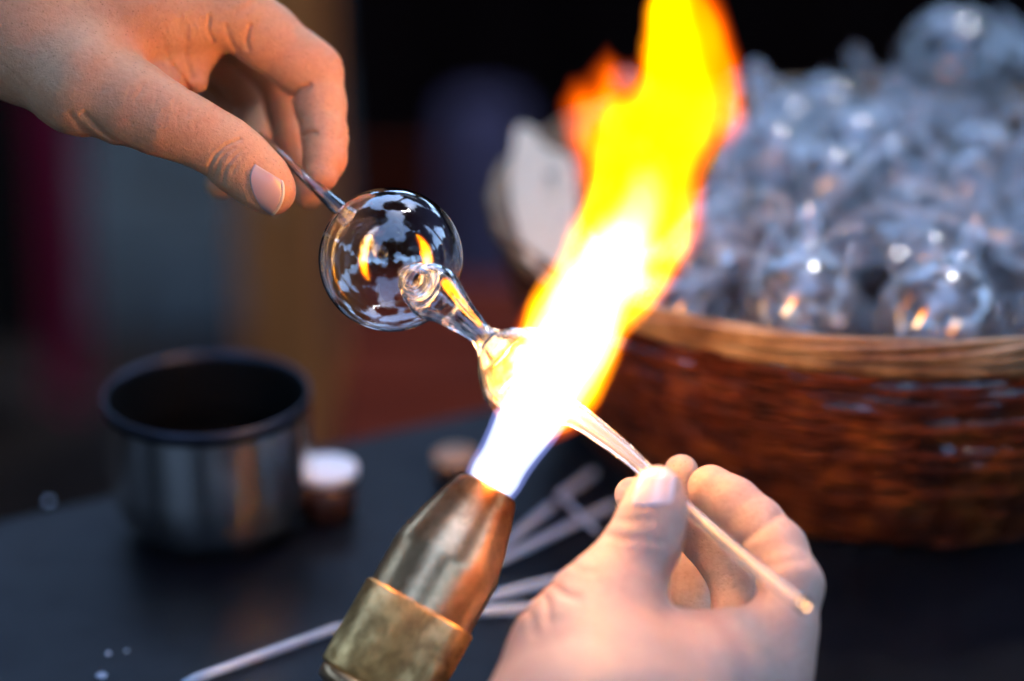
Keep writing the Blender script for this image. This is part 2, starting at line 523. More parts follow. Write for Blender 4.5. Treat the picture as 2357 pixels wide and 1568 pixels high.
# ---- table
def tpt(a, n, z): return TE+TD*a+TN*n+np.array([0, 0, z])
def tbox(a0, a1, n0, n1, z0, z1, bev):
    V, F = box(a0, a1, n0, n1, z0, z1, bev)
    return [TE+TD*v[0]+TN*v[1]+np.array([0, 0, v[2]]) for v in V], F
tb = empty("table", TE+TD*10-TN*35+np.array([0, 0, -76]))
link_mesh("tabletop", *tbox(-42, 62, -78, 0, -2.2, 0, .25), M['table'], tb, smooth=False)
legm = mat("table_leg_steel", (.05, .05, .055), .4, .8)
for a_, n_ in ((-38, -4), (58, -4), (-38, -74), (58, -74)):
    link_mesh("leg", *tbox(a_-2, a_+2, n_-2, n_+2, -76, -2.2, .2), legm, tb, smooth=False)
link_mesh("apron", *tbox(-36, 56, -5.5, -3, -9, -2.2, .2), legm, tb, smooth=False)
tag(tb, "matt black work table with a sky-blue sheen under the cup and basket", "table")

# ---- background things, all far out of focus
def folded_cloth(name, x0, x1, Y, z0, z1, nf, amp, m, seed=0, lean=0):
    r_ = random.Random(seed); V, F = [], []; nx, nz = nf*10, 24
    ph = [r_.uniform(0, 6) for _ in range(4)]
    for side in (0, 1):
        for j in range(nz+1):
            for i in range(nx+1):
                u, t = i/nx, j/nz
                y = Y+amp*(math.sin(u*nf*6.28+ph[0]+t*1.2)+.5*math.sin(u*nf*13+ph[1]-t*2))*(.5+.5*t)+side*.5
                V.append((x0+(x1-x0)*u+amp*.4*math.sin(t*5+ph[2])+lean*t, y, z1+(z0-z1)*t+amp*.6*math.sin(u*9+ph[3])*t))
    W = nx+1; n = W*(nz+1)
    for j in range(nz):
        for i in range(nx):
            a = j*W+i
            F.append((a, a+W, a+W+1, a+1)); F.append((n+a, n+a+1, n+a+W+1, n+a+W))
    for j in range(nz):
        for i in (0, nx):
            a = j*W+i; F.append((a, a+W, n+a+W, n+a) if i else (a, n+a, n+a+W, a+W))
    for i in range(nx):
        for j in (0, nz):
            a = j*W+i; F.append((a, a+1, n+a+1, n+a))
    return link_mesh(name, V, F, m)
black = mat("black_cloth", (.006, .0015, .001), .95, spec=.1)
o = folded_cloth("hanging_cloth", P(745, 0, 300)[0], 190, 300, -74, 60, 14, 2.5, black, 3)
tag(o, "wide black cloth hanging in folds behind the basket", "cloth")
o = folded_cloth("hanging_cloth", P(60, 500, 260)[0], P(165, 500, 260)[0], 250, -70, 20, 3, 1.2,
                 mat("maroon_cloth", (.40, .02, .07), .9, spec=.1), 5)
tag(o, "narrow dark maroon cloth hanging at the far left under the hand", "cloth")
o = folded_cloth("hanging_cloth", -130, P(55, 500, 270)[0], 270, -74, 30, 5, 2, mat("dark_brown_cloth", (.012, .008, .006), .9, spec=.1), 9)
tag(o, "nearly black cloth hanging at the left edge beside the maroon one", "cloth")
o = folded_cloth("hanging_cloth", P(790, 0, 255)[0], P(1000, 0, 255)[0], 246, -75, P(1000, 330, 262)[2], 6, 1.6, mat("flame_haze_sheet", (.075, .011, .003), .9, spec=.1), 21)  # added sheet, the warm haze round the flame put into its colour
tag(o, "dark rust red sheet added for the flame haze, hanging low in front of the black cloth behind the bulb", "cloth")
# brown post
px = P(665, 600, 235)[0]
wood = mat("post_wood", (.16, .085, .045), .8, spec=.15); N, L, b = nodes(wood); v = coords(wood, (1, 1, .15))
L.new(ramp(wood, noise_n(wood, v, .6, 5), [(.3, (.42, .115, .025)), (.7, (.62, .20, .05))]), b.inputs["Base Color"])
post = empty("wooden_post", (px, 217, -77))
link_mesh("shaft", *box(px-4.2, px+4.2, 213, 221, -77, 70, .5), wood, post, smooth=False)
link_mesh("foot_block", *box(px-8, px+8, 209, 225, -77, -66, .6), wood, post, smooth=False)
tag(post, "blurred upright brown wooden post behind the steel cup", "post")
# lavender roll
lx = P(1095, 450, 290)[0]
lav = mat("lavender_cloth", (.13, .095, .14), .9, spec=.1)
prof = [(0, .1), (0, 3.2), (2, 3.9), (18, 4.1), (34, 3.8), (46, 3.5), (47.5, 2.9), (47.8, 1.8), (46.9, 1.5), (46.9, .1)]
o = link_mesh("fabric_roll", *lathe(prof, (lx, 268, -77), (.02, 0, 1), 28), lav)
tag(o, "blurred upright roll of lavender grey cloth between the bulb and the card", "cloth roll")
for v_ in o.data.vertices: v_.co.z = -.77+(v_.co.z+.77)*.78; v_.co.x = lx*CM+(v_.co.x-lx*CM)*1.3
# wooden crate, flame glow put into its red board colour
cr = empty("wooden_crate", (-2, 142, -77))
rb = mat("glow_red_board", (.16, .022, .008), .8, spec=.08); N, L, b = nodes(rb); v = coords(rb, (.2, 1, 1))
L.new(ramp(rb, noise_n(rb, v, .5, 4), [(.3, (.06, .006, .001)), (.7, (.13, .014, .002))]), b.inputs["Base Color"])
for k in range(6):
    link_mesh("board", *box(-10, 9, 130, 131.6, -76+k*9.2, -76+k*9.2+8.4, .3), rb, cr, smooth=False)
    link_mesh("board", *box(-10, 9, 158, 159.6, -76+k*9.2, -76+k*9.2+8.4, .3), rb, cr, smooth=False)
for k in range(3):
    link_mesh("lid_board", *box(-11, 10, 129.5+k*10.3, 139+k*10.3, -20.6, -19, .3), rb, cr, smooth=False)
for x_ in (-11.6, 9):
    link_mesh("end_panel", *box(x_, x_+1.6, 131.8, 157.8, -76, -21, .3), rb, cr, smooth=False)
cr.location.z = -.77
tag(cr, "dark wooden crate, its boards tinted red for flame glow, low behind the far table edge", "crate")

# ---- trees round the place (seen mirrored in the glass)
bark = mat("bark", (.07, .05, .035), .9)
leafm = mat("leaf", (.055, .085, .025), .6, spec=.2)
N, L, b = nodes(leafm); v = coords(leafm)
L.new(ramp(leafm, noise_n(leafm, v, .02, 4), [(.3, (.028, .036, .012)), (.7, (.075, .085, .03))]), b.inputs["Base Color"])
def crown_mesh(seed, r=170, nclump=90, per=300):
    r_ = np.random.RandomState(seed); V = []; F = []
    for c in range(nclump):
        d = r_.normal(size=3); d /= np.linalg.norm(d)
        cc = d*r*r_.uniform(.35, 1)*np.array([1, 1, .7]); cr_ = r_.uniform(26, 44)
        for k in range(per):
            q = cc+r_.normal(size=3)*cr_*.55
            a = r_.normal(size=3); a /= np.linalg.norm(a); b_ = np.cross(a, r_.normal(size=3)); b_ /= np.linalg.norm(b_)
            s_ = r_.uniform(6, 10); n = len(V)
            V += [q-a*s_, q+b_*s_*.5, q+a*s_, q-b_*s_*.5]; F.append((n, n+1, n+2, n+3))
    return V, F
crowns = []
def tree(x, y, h, kind, lab, sc=1.0):
    t = empty("tree", (x, y, -77))
    top = np.array([x, y, h-20.])
    pts = catmull([(x, y, -77), (x+12, y-8, h*.35), (x-6, y+6, h*.7), top], 5)
    tv = sweep(pts, [14*(1-.6*i/(len(pts)-1)) for i in range(len(pts))], 10)
    parts = [tv]
    r_ = random.Random(int(x*7+y))
    for k in range(6):
        a = pts[8+k]; an = r_.uniform(0, 6.28); e = a+np.array([math.cos(an)*110, math.sin(an)*110, r_.uniform(40, 110)])
        parts.append(sweep(catmull([a, a*.5+e*.5+np.array([0, 0, 12]), e], 4), [6-.55*i for i in range(9)], 7))
    link_mesh("trunk", *merge(*parts), bark, t)
    if len(crowns) <= kind:
        V, F = crown_mesh(kind+3); c = link_mesh("crown", V, F, leafm, smooth=False); crowns.append(c)
    else:
        c = crowns[kind].copy(); COL.objects.link(c)
    c.parent = t; c.location = (0, 0, (h+77)*CM); c.rotation_euler.z = r_.uniform(0, 6); c.scale = (sc, sc, sc)
    tag(t, lab, "tree", "trees around the stall")
tspots = [(-420, -260, 420), (-80, -720, 430), (330, -380, 400), (560, -20, 430), (-620, 120, 400), (-560, 480, 380),
          (520, -430, 520), (-260, 120, 700), (420, 420, 420), (-120, 900, 420), (250, 860, 400), (640, 700, 420), (-500, 860, 430),
          (-450, -80, 560), (30, -560, 560), (470, -230, 560), (400, 200, 640), (-420, 330, 640), (60, 430, 700), (-620, -300, 420), (640, -330, 430), (430, 60, 760)]
for i, (x, y, h) in enumerate(tspots):
    tree(x, y, h, i % 2 if i > 1 else i, "leafy green tree mirrored as a dark silhouette in the glass bulb", 1.0+.12*((i*5) % 3))

sky_block_hedges = []  # unseen leaf screens added to block the bright low sky
for i in range(12):
    an = 2*math.pi*(i+.5)/12; hx, hy = 860*math.cos(an), 860*math.sin(an)+120
    r_ = np.random.RandomState(50+i)
    if not sky_block_hedges:
        V, F = [], []
        for k in range(9000):
            q = np.array([r_.uniform(-260, 260), r_.normal()*42, r_.uniform(0, 1)**.8*300]); q[2] += 24*math.sin(q[0]*.03)
            a = r_.normal(size=3); a /= np.linalg.norm(a); b_ = np.cross(a, r_.normal(size=3)); b_ /= np.linalg.norm(b_)
            s_ = r_.uniform(8, 15); n = len(V); V += [q-a*s_, q+b_*s_*.6, q+a*s_, q-b_*s_*.6]; F.append((n, n+1, n+2, n+3))
        o = link_mesh("sky_block_hedge", V, F, leafm, smooth=False); sky_block_hedges.append(o)
    else:
        o = sky_block_hedges[0].copy(); COL.objects.link(o)
    o.location = Vector((hx, hy, -77))*CM; o.rotation_euler.z = an+math.pi/2; o.scale = (1, 1, 1+.12*math.sin(i*2.3))
    tag(o, "tall unseen leaf screen added round the stall to block low sky light", "sky_block_hedge", "added sky blockers round the stall")

# ---- steel cup
cc = onz(476, 903, 5.7); cx, cy = cc[0], cc[1]
CK = 1.035                                            # cup girth
cup = empty("cup", (cx, cy, 0))
pr = [(0, .1), (0, 2.3), (.12, 2.75), (.5, 3.25), (1.1, 3.62), (1.8, 3.82), (2.6, 3.865), (5.2, 3.868)]
link_mesh("body", *lathe([(h_, r_*CK) for h_, r_ in pr], (cx, cy, .02), (0, 0, 1), 128), M['steel'], cup)
pr = [(5.2, 3.862), (5.22, 3.875), (5.5, 3.885), (5.68, 3.87), (5.73, 3.82), (5.68, 3.76), (5.5, 3.72)]
link_mesh("rim", *lathe([(h_, r_*CK) for h_, r_ in pr], (cx, cy, .02), (0, 0, 1), 128), M['rim_dark'], cup)
pr = [(5.5, 3.72), (4, 3.66), (2, 3.6), (1, 3.3), (.5, 2.4), (.45, .1)]
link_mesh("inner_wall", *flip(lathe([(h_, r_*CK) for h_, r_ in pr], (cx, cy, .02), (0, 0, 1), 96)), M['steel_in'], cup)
link_mesh("coffee", *lathe([(3.2, 3.62), (3.25, 3.5), (3.25, .01)], (cx, cy, .02), (0, 0, 1), 64), M['coffee'], cup)
tag(cup, "brushed steel cup of black coffee with a dark rim standing on the table", "cup")

# ---- white topped tin and the small tan lid
tc = onz(752, 1075, 2.1)
tin = empty("tin", (tc[0], tc[1], 0))
tinm = mat("tin_side", (.05, .02, .012), .35, .4)
link_mesh("body", *lathe([(0, .1), (0, 1.05), (.1, 1.12), (1.7, 1.12), (1.72, 1.0)], (tc[0], tc[1], .02), (0, 0, 1), 48), tinm, tin)
link_mesh("lid", *lathe([(1.70, 1.0), (1.70, 1.2), (2.0, 1.24), (2.1, 1.2), (2.12, .9), (2.12, .01)], (tc[0], tc[1], .02), (0, 0, 1), 48),
          mat("white_lid", (.66, .74, .84), .35), tin)
tag(tin, "small round tin with a bright white lid behind the steel cup", "tin")
kc = onz(1050, 1045, 1.0)
cork = empty("jar_lid", (kc[0], kc[1], 0))
link_mesh("top", *lathe([(.72, .95), (.95, .95), (1.05, .85), (1.05, .01)], (kc[0], kc[1], .02), (0, 0, 1), 40), mat("tan_lid", (.42, .25, .14), .6), cork)
link_mesh("skirt", *lathe([(0, .01), (0, .86), (.70, .88)], (kc[0], kc[1], .02), (0, 0, 1), 40), mat("brown_skirt", (.12, .06, .035), .6), cork)
tag(cork, "small tan round lid lying behind the torch mouth", "lid")

# ---- glass rods lying on the table
def rod(pa, pb, r, z, lab):
    a, b_ = onz(*pa, z), onz(*pb, z)
    n = 14
    pts = [a+(b_-a)*i/(n-1) for i in range(n)]
    rr = [r*(.55 if i in (0, n-1) else 1) for i in range(n)]
    o = link_mesh("glass_rod", *sweep(pts, rr, 14), M['white_rod'])
    return tag(o, lab, "rod", "glass rods lying on the table")
m = glass_mat("milky_rod", .12, (.92, .96, 1)); M['white_rod'] = m
N, L = m.node_tree.nodes, m.node_tree.links
pb_ = N.new("ShaderNodeBsdfPrincipled"); pb_.inputs["Base Color"].default_value = (.72, .84, 1, 1); pb_.inputs["Roughness"].default_value = .12
mx = N.new("ShaderNodeMixShader"); mx.inputs[0].default_value = .45
L.new(N["Glass BSDF"].outputs[0], mx.inputs[1]); L.new(pb_.outputs[0], mx.inputs[2]); L.new(mx.outputs[0], N["Material Output"].inputs[0])
rod((420, 1572), (800, 1437), 0.17, .23, "long pale glass rod lying on the table left of the torch collar")
rod((1140, 1268), (1275, 1160), 0.19, .25, "short pale glass rod end pointing up right, nearest the torch mouth")
rod((1285, 1145), (1370, 1085), 0.19, .25, "faint glass rod lying beyond the others towards the basket")
rod((1130, 1300), (1425, 1155), 0.18, .25, "long glass rod running from the torch towards the thumb")
rod((1100, 1380), (1330, 1325), 0.20, .26, "glass rod reaching from the torch collar to the right wrist, upper one")
rod((1080, 1408), (1300, 1396), 0.20, .26, "bluish glass rod lowest of those right of the torch")
rod((1290, 1140), (1375, 1225), .10, .60, "thin dim glass rod lying crosswise over the others")

# ---- chips of glass on the table
for k, (x, y, sz, lab) in enumerate(((232, 1560, .22, "bright glass chip near the bottom left corner of the table"), (250, 1506, .12, "tiny glass chip above the bright one at lower left"),
        (292, 1500, .10, "tiny glass chip right of another at lower left"), (112, 1158, .2, "glass chip by the far table edge left of the cup"), (706, 1002, .16, "glass chip at the table edge above the white tin"),
        (1200, 1545, .14, "glass chip on the table between torch and right wrist"))):
    c = onz(x, y, 0); bm = bmesh.new(); bmesh.ops.create_icosphere(bm, subdivisions=1, radius=1)
    V = [c+np.array([v_.co.x*sz*rnd.uniform(.6, 1.3), v_.co.y*sz*rnd.uniform(.6, 1.3), (v_.co.z*.45+.46)*sz]) for v_ in bm.verts]
    F = [tuple(v_.index for v_ in f.verts) for f in bm.faces]; bm.free()
    tag(link_mesh("glass_chip", V, F, M['white_rod'], smooth=False), lab, "glass chip", "glass chips on the table")

# ---- basket
BC = np.array([15.6, 95.4, 0.]); BH = 9.4; RB, RTp = 12.2, 16.0
bk = empty("wicker_basket", BC)
def wall_r(z): t = z/BH; return RB+(RTp-RB)*(1-(1-t)**1.7)
NST = 60; rows = 27
for k in range(rows):
    z = .45+k*(BH-.9)/(rows-1); r0 = wall_r(z); n = NST*6; pts = []
    ph = math.pi*(k % 2); jj = rnd.uniform(0, 6)
    for i in range(n):
        an = 2*math.pi*i/n
        rr = r0+.105*math.cos(an*NST/2+ph)+.08*math.sin(an*7+jj)
        pts.append(BC+np.array([rr*math.cos(an), rr*math.sin(an), z+.07*math.sin(an*5+jj)+.05*math.sin(an*13+jj)]))
    wb = lambda i, a, jj=jj: .16*math.sin(i*.31+jj)+.1*math.sin(i*.9)
    link_mesh("weaver", *sweep(pts, .155, 7, closed=True, wob=wb), M['wicker'], bk)
for s_ in range(NST):
    an = 2*math.pi*(s_+.5)/NST
    pts = [BC+np.array([(wall_r(z)+0)*math.cos(an), (wall_r(z))*math.sin(an), z]) for z in np.linspace(.1, BH+.3, 8)]
    link_mesh("stake", *sweep(pts, .11, 6), M['wicker'], bk)
for k in range(5):
    pts = []; n = 300
    for i in range(n):
        an = 2*math.pi*i/n; tw = an*4+k*1.2566+.25*math.sin(an*9+k)
        rr = RTp+.15+(.27+.06*math.sin(an*17+k*2))*math.cos(tw); pts.append(BC+np.array([rr*math.cos(an), rr*math.sin(an), BH+.35+.34*math.sin(tw)+.15*math.sin(an*3)]))
    link_mesh("rim_strand", *sweep(pts, .185, 7, closed=True), M['wicker_pale'], bk)
pts = [BC+np.array([(RTp-.1)*math.cos(a), (RTp-.1)*math.sin(a), BH-.25]) for a in np.linspace(0, 2*math.pi, 200, endpoint=False)]
link_mesh("rim_binding", *sweep(pts, .42, 8, closed=True), M['wicker_pale'], bk)
link_mesh("base_disc", *lathe([(.05, .1), (.05, RB-.2), (.35, RB-.1), (.4, .1)], BC, (0, 0, 1), 60), M['wicker'], bk)
tag(bk, "round brown wicker basket with a pale twisted rim, heaped with clear glass", "basket")

# ---- the card tucked into the basket
def card():
    a = [onz(1185, 560, BH-1.0)]
    out = [(1175, 470), (1172, 400), (1186, 300), (1203, 285), (1232, 300), (1243, 325), (1262, 340), (1300, 352), (1322, 372), (1330, 470), (1326, 560), (1300, 640), (1262, 655), (1215, 600)]
    d = 98.5
    V = []; c = np.mean([P(x, y, d+(y-480)*-.012) for x, y in out], 0)
    for s_ in (0, .12):
        for x, y in out: V.append(P(x, y, d+(480-y)*.035+.6*math.sin((x-1180)/60)+s_))
    n = len(out); F = [tuple(range(n)), tuple(range(2*n-1, n-1, -1))]
    for i in range(n): F.append((i, n+i, n+(i+1) % n, (i+1) % n))
    return V, F
o = link_mesh("paper_card", *card(), M['card'], smooth=False)
tag(o, "torn beige card sheet tucked upright at the left rim of the basket", "card")

# ---- glass in the basket
def ornament_mesh(kind, seed):
    r_ = random.Random(seed); parts = []
    wob = r_.uniform(0, 6)
    if kind == 0:     # ball with neck
        pr = [(-1, .001)]+[(-math.cos(math.pi*i/18), math.sin(math.pi*i/18)) for i in range(1, 16)]+[(1.0, .30), (1.25, .22), (1.7, .2), (1.75, .24)]
        parts.append(lathe(pr, (0, 0, 0), (0, 0, 1), 26))
    elif kind == 1:   # bell / cone
        pr = [(-.9, 1.0), (-.8, .96), (-.5, .82), (0, .62), (.5, .42), (.9, .25), (1.2, .12), (1.7, .10), (1.9, .16)]
        parts.append(lathe(pr, (0, 0, 0), (0, 0, 1), 24))
    elif kind == 2:   # drop
        pr = [(-1.2+2.9*t, 1.0*math.sin(math.pi*min(1, t*1.02))**.8*(1-.55*t)) for t in np.linspace(0.01, .97, 18)]
        parts.append(lathe(pr, (0, 0, 0), (0, 0, 1), 22))
    else:             # ribbed ball
        v, f = lathe([(-math.cos(math.pi*i/20), math.sin(math.pi*i/20)) for i in range(21)], (0, 0, 0), (0, 0, 1), 40)
        v = [p*np.array([1, 1, 1])*(1+.05*math.cos(10*math.atan2(p[1], p[0])+3*p[2])) for p in v]
        parts.append((v, f))
    return merge(*parts)
protos = []
for k in range(4):
    me = link_mesh("glass_ornament", *ornament_mesh(k, k), M['glass_thin'])
    protos.append(me)
used = [False]*4
def put(kind, p, r, rot, lab, grp="glass ornaments heaped in the basket"):
    o = protos[kind] if not used[kind] else protos[kind].copy()
    if used[kind]: COL.objects.link(o)
    used[kind] = True
    o.location = Vector(p)*CM; o.scale = (r, r, r); o.rotation_euler = rot
    tag(o, lab, "ornament", grp); return o
placed = []
LAB = ["clear glass ball with neck in the heap inside the wicker basket",
       "clear glass bell shape in the heap inside the wicker basket",
       "clear glass drop shape in the heap inside the wicker basket",
       "clear ribbed glass ball in the heap inside the wicker basket"]
tries = 0
while len(placed) < 74 and tries < 30000:
    tries += 1
    an = rnd.uniform(0, 6.283); q = math.sqrt(rnd.random()); 
    z = rnd.uniform(4.5, 12.2)
    r = rnd.uniform(1.5, 2.8)
    rr = q*(wall_r(min(z, BH))-r-.5)
    top = 9.2+2.6*(1-(rr/15)**2)
    if z+r*.6 > top+1.0: continue
    p = BC+np.array([rr*math.cos(an), rr*math.sin(an), z])
    if any(np.linalg.norm(p-q_) < .80*(r+s_) for q_, s_ in placed): continue
    placed.append((p, r))
    k = rnd.choice([0, 0, 1, 2, 3])
    rel = p-BC
    where = ("back", "middle", "front")[0 if rel[1] > 5 else 1 if rel[1] > -5 else 2]+" "+("left", "centre", "right")[0 if rel[0] < -5 else 1 if rel[0] < 5 else 2]
    lab = ("large " if r > 2.3 else "small " if r < 1.8 else "medium ")+LAB[k].replace(" in the heap inside the wicker basket", (" buried " if p[2] < 8 else " on top ")+"at the "+where+" of the heap")
    put(k, p, r*(.85 if k else 1), (rnd.uniform(-1.4, 1.4), rnd.uniform(-1.4, 1.4), rnd.uniform(0, 6)), lab)
# the two big ones standing above the back rim
bp = P(2195, 155, 113.5); put(0, bp, 2.75, (R(150), R(20), 0), "largest clear glass ball standing above the back rim at the right", None)
bp = P(2330, 175, 115.5); put(2, bp, 2.2, (R(10), R(-15), 0), "clear glass drop standing at the far right edge above the back rim", None)
# rods, strips and curls in the heap
sticks = [((1745, 160, 108), (1800, 420, 104), .28)]
lab_s = "clear glass rod sticking steeply up out of the basket heap"
for i in range(64):
    an = rnd.uniform(0, 6.283); q = math.sqrt(rnd.random())*12.5
    c = BC+np.array([q*math.cos(an), q*math.sin(an), rnd.uniform(9.2, 11.0)+1.6*(1-(q/13)**2)])
    dr = np.array([rnd.gauss(0, 1), rnd.gauss(0, 1), rnd.gauss(0, .35)]); dr /= np.linalg.norm(dr)
    ln = rnd.uniform(1.8, 4.2); a = c-dr*ln; b_ = c+dr*ln
    mid = c+np.array([rnd.gauss(0, 1), rnd.gauss(0, 1), rnd.gauss(0, .7)])*.9
    r0 = rnd.uniform(.09, .26)
    if np.hypot(*(a-BC)[:2]) > 15 or np.hypot(*(b_-BC)[:2]) > 15: continue
    pts = catmull([a, mid, b_], 7)
    rr = [r0*(.7+.9*abs(2*i_/(len(pts)-1)-1)**3) for i_ in range(len(pts))]
    o = link_mesh("glass_rod", *sweep(pts, rr, 9), M['glass_soft'])
    tag(o, "bent clear glass stem lying on the heap inside the wicker basket", "stem", "glass stems on the basket heap")
for i in range(60):
    an = rnd.uniform(0, 6.283); q = math.sqrt(rnd.random())*12.8
    c = BC+np.array([q*math.cos(an), q*math.sin(an), rnd.uniform(9.8, 11.4)+1.6*(1-(q/13)**2)])
    u1 = np.array([rnd.gauss(0, 1), rnd.gauss(0, 1), rnd.gauss(0, .5)]); u1 /= np.linalg.norm(u1); u2, _ = frame_of(u1)
    R0 = rnd.uniform(.7, 1.8); a0 = rnd.uniform(0, 6); sw = rnd.uniform(2, 5.2)
    pts = [c+(u1*math.cos(a0+sw*t)+u2*math.sin(a0+sw*t))*R0*(1-.25*t) for t in np.linspace(0, 1, 16)]
    o = link_mesh("glass_curl", *sweep(pts, [rnd.uniform(.05, .11)]*16, 7), M['glass_soft'])
    tag(o, "thin curled clear glass thread lying on the heap inside the wicker basket", "glass curl", "glass curls on the basket heap")
a, b_ = P(1738, 150, 104.5), P(1800, 430, 101.0)
o = link_mesh("glass_rod", *sweep(catmull([a, P(1762, 290, 102.5), b_], 8), [.3, .45, .46, .4, .34]+[.3]*12, 14), M['glass_soft'])
tag(o, lab_s, "stem")

# ---- torch
TM, TC = P(1125, 1119, 77.6), P(968.6, 1396, 77.0)
ax = (TC-TM); Lc = np.linalg.norm(ax); ax /= Lc
t = empty("torch", TM+ax*14)
S80 = 80/5565
def L_(px): return px*77.4/5565
pr = [(L_(24), L_(52)), (L_(2), L_(56)), (0, L_(64)), (L_(3), L_(72)), (L_(9), L_(77)), (L_(60), L_(94)), (L_(120), L_(112)), (L_(180), L_(127)), (L_(195), L_(130)), (L_(206), L_(130)), (L_(330), L_(130))]
link_mesh("nozzle", *lathe(pr, TM, ax, 128), M['brass'], t)
link_mesh("bore", *lathe([(L_(24), L_(52)), (L_(26), L_(50)), (L_(60), L_(48)), (L_(60), .01)], TM, ax, 48), M['copper'], t)
c0, c1 = L_(318), L_(318+212)
V, F = lathe([(c0, L_(128)), (c0-.02, L_(134)), (c0+.05, L_(139)), (c1-.08, L_(139)), (c1, L_(135)), (c1, L_(120))], TM, ax, 320)
cen = np.array(TM)
for i, p in enumerate(V):
    ring_i, k = divmod(i, 320)
    if 1 <= ring_i <= 4 and k % 4 > 1:
        q = p-cen; h_ = q@ax; rv = q-ax*h_; V[i] = cen+ax*h_+rv*(1-.055)
link_mesh("collar", V, F, M['brass_collar'], t)
link_mesh("ring", *lathe([(c1, L_(120)), (c1+.03, L_(131)), (c1+.45, L_(131)), (c1+.5, L_(122)), (c1+.6, L_(110))], TM, ax, 96), M['brass'], t)
e1 = TM+ax*(c1+.5)
pts = catmull([e1, e1+ax*1.6, e1+ax*2.2+np.array([-1.6, -2.0, .7]), e1+ax*2.2+np.array([-4.5, -8, 1.2]), e1+ax*2.2+np.array([-8, -22, 1.2])], 6)
link_mesh("feed_tube", *sweep(pts, 1.35, 24), M['brass'], t)
tag(t, "worn brass gas torch with a knurled collar pointing up into the flame", "torch")

# ---- flame
rm = np.random.RandomState(4)
fl = empty("flame", TM)
def vol_layers(name, groups, h, amp, freq, layers, seed=0):
    """one burning gas body, hotter towards its middle: nested skins, each adding its own glow"""
    s = Sdf(h); s.groups = groups
    r_ = np.random.RandomState(seed); ph = r_.uniform(0, 6, 12)
    def ex(p, D):
        n = np.sin(p[:, 0]*freq+ph[0]+1.3*np.sin(p[:, 2]*.5*freq+ph[1]))*np.sin(p[:, 2]*.42*freq+ph[2])+.6*np.sin(p[:, 0]*2.1*freq+p[:, 2]*.8*freq+ph[3])*np.sin(p[:, 1]*1.7*freq+ph[4])
        n = n+.45*np.sin(p[:, 0]*4.3*freq+p[:, 2]*1.1*freq+ph[5])*np.sin(p[:, 2]*1.5*freq+ph[6])*np.cos(p[:, 1]*3.1*freq)
        zf = np.clip((p[:, 2]-10)/7, 0, 1.6)
        return D+amp*n*zf
    s.extra = ex
    lo, hi = bounds(groups)
    for (off, col, st_), (V, Q) in zip(layers, s.mesh(lo, hi, margin=.9, levels=[l[0] for l in layers])):
        if len(Q) > 20: link_np(name, V, Q, emit_vol(name, col, st_), fl)
def fd(y): return 77.5-max(0, 1000-y)*.0052           # the flame leans towards the camera as it rises
def F_(l): return chain([(x, y, fd(y)+dz, r) for x, y, dz, r in l])
OUT = [(1222, 955, 0, 58), (1252, 915, 0, 86), (1282, 860, 0, 97), (1322, 760, 0, 100), (1388, 645, 0, 100), (1438, 545, 0, 108), (1466, 450, 0, 114), (1500, 360, 0, 108),
       (1550, 280, 0, 98), (1590, 200, 0, 90), (1588, 100, 0, 76), (1560, 0, 0, 44), (1542, -70, 0, 12)]
TONG = [(1425, 420, 0, 76), (1400, 330, .3, 72), (1398, 240, .5, 60), (1404, 165, .6, 34), (1398, 100, .6, 10)]
TONG2 = [(1350, 400, 0, 46), (1336, 320, .2, 38), (1336, 240, .3, 30), (1352, 165, .4, 12)]
TONG3 = [(1600, 330, 0, 62), (1654, 240, 0, 54), (1676, 150, 0, 34), (1650, 70, 0, 10)]
TONG4 = [(1425, 650, 0, 70), (1500, 600, 0, 58), (1555, 540, 0, 42), (1600, 440, 0, 20)]
WRAP = [(1240, 930, 0, 62), (1202, 895, 0, 60), (1180, 850, 0, 42), (1192, 812, 0, 24)]
RED = (1, .10, .0)
vol_layers("red_flame", [(1.2, .9, F_(OUT)), (.8, .9, F_(TONG)), (.6, .7, F_(TONG2)), (.8, .9, F_(TONG3)), (.8, .9, F_(TONG4))], .10, .16, 1.4,
           [(-.12, RED, .012), (0, RED, .028), (.13, (1, .12, 0), .05), (.28, (1, .13, 0), .12), (.45, (1, .17, 0), .22)], 1)
YEL = [(1224, 945, 0, 50), (1254, 905, 0, 82), (1286, 850, 0, 92), (1326, 750, 0, 95), (1390, 640, 0, 94), (1440, 540, 0, 96), (1470, 450, 0, 94), (1504, 360, 0, 84),
       (1544, 280, 0, 72), (1566, 200, 0, 60), (1566, 100, 0, 48), (1548, 10, 0, 26), (1538, -40, 0, 8)]
TY = [(1440, 440, 0, 56), (1428, 350, .2, 40), (1418, 280, .3, 22), (1412, 225, .3, 6)]
TY4 = [(1425, 650, 0, 58), (1490, 600, 0, 46), (1540, 545, 0, 30), (1575, 470, 0, 10)]
vol_layers("yellow_flame", [(1.2, .9, F_(YEL)), (.8, .9, F_(TY)), (.8, .9, F_(TY4)), (.8, .5, F_(WRAP))], .10, .14, 1.7,
           [(-.08, (1, .26, .0), .07), (.06, (1, .38, .0), .12), (.2, (1, .48, .0), .28), (.42, (1, .56, .0), .85)], 2)
WH = [(1190, 1010, 0, 48), (1224, 945, 0, 58), (1258, 900, 0, 80), (1300, 800, 0, 94), (1354, 700, 0, 86), (1404, 610, 0, 80), (1444, 530, 0, 68), (1470, 465, 0, 46), (1492, 410, 0, 24), (1508, 360, 0, 6)]
vol_layers("white_flame", [(1.0, .5, F_(WH))], .09, .18, 1.9,
           [(0, (1, .88, .40), .04), (.2, (1, .92, .60), .10), (.42, (1, .94, .85), .22), (.66, (1, .97, .95), .40)], 7)
JET = [(1128, 1116, 0, 52), (1140, 1095, 0, 56), (1190, 1010, 0, 60), (1225, 950, 0, 68), (1250, 905, 0, 66)]
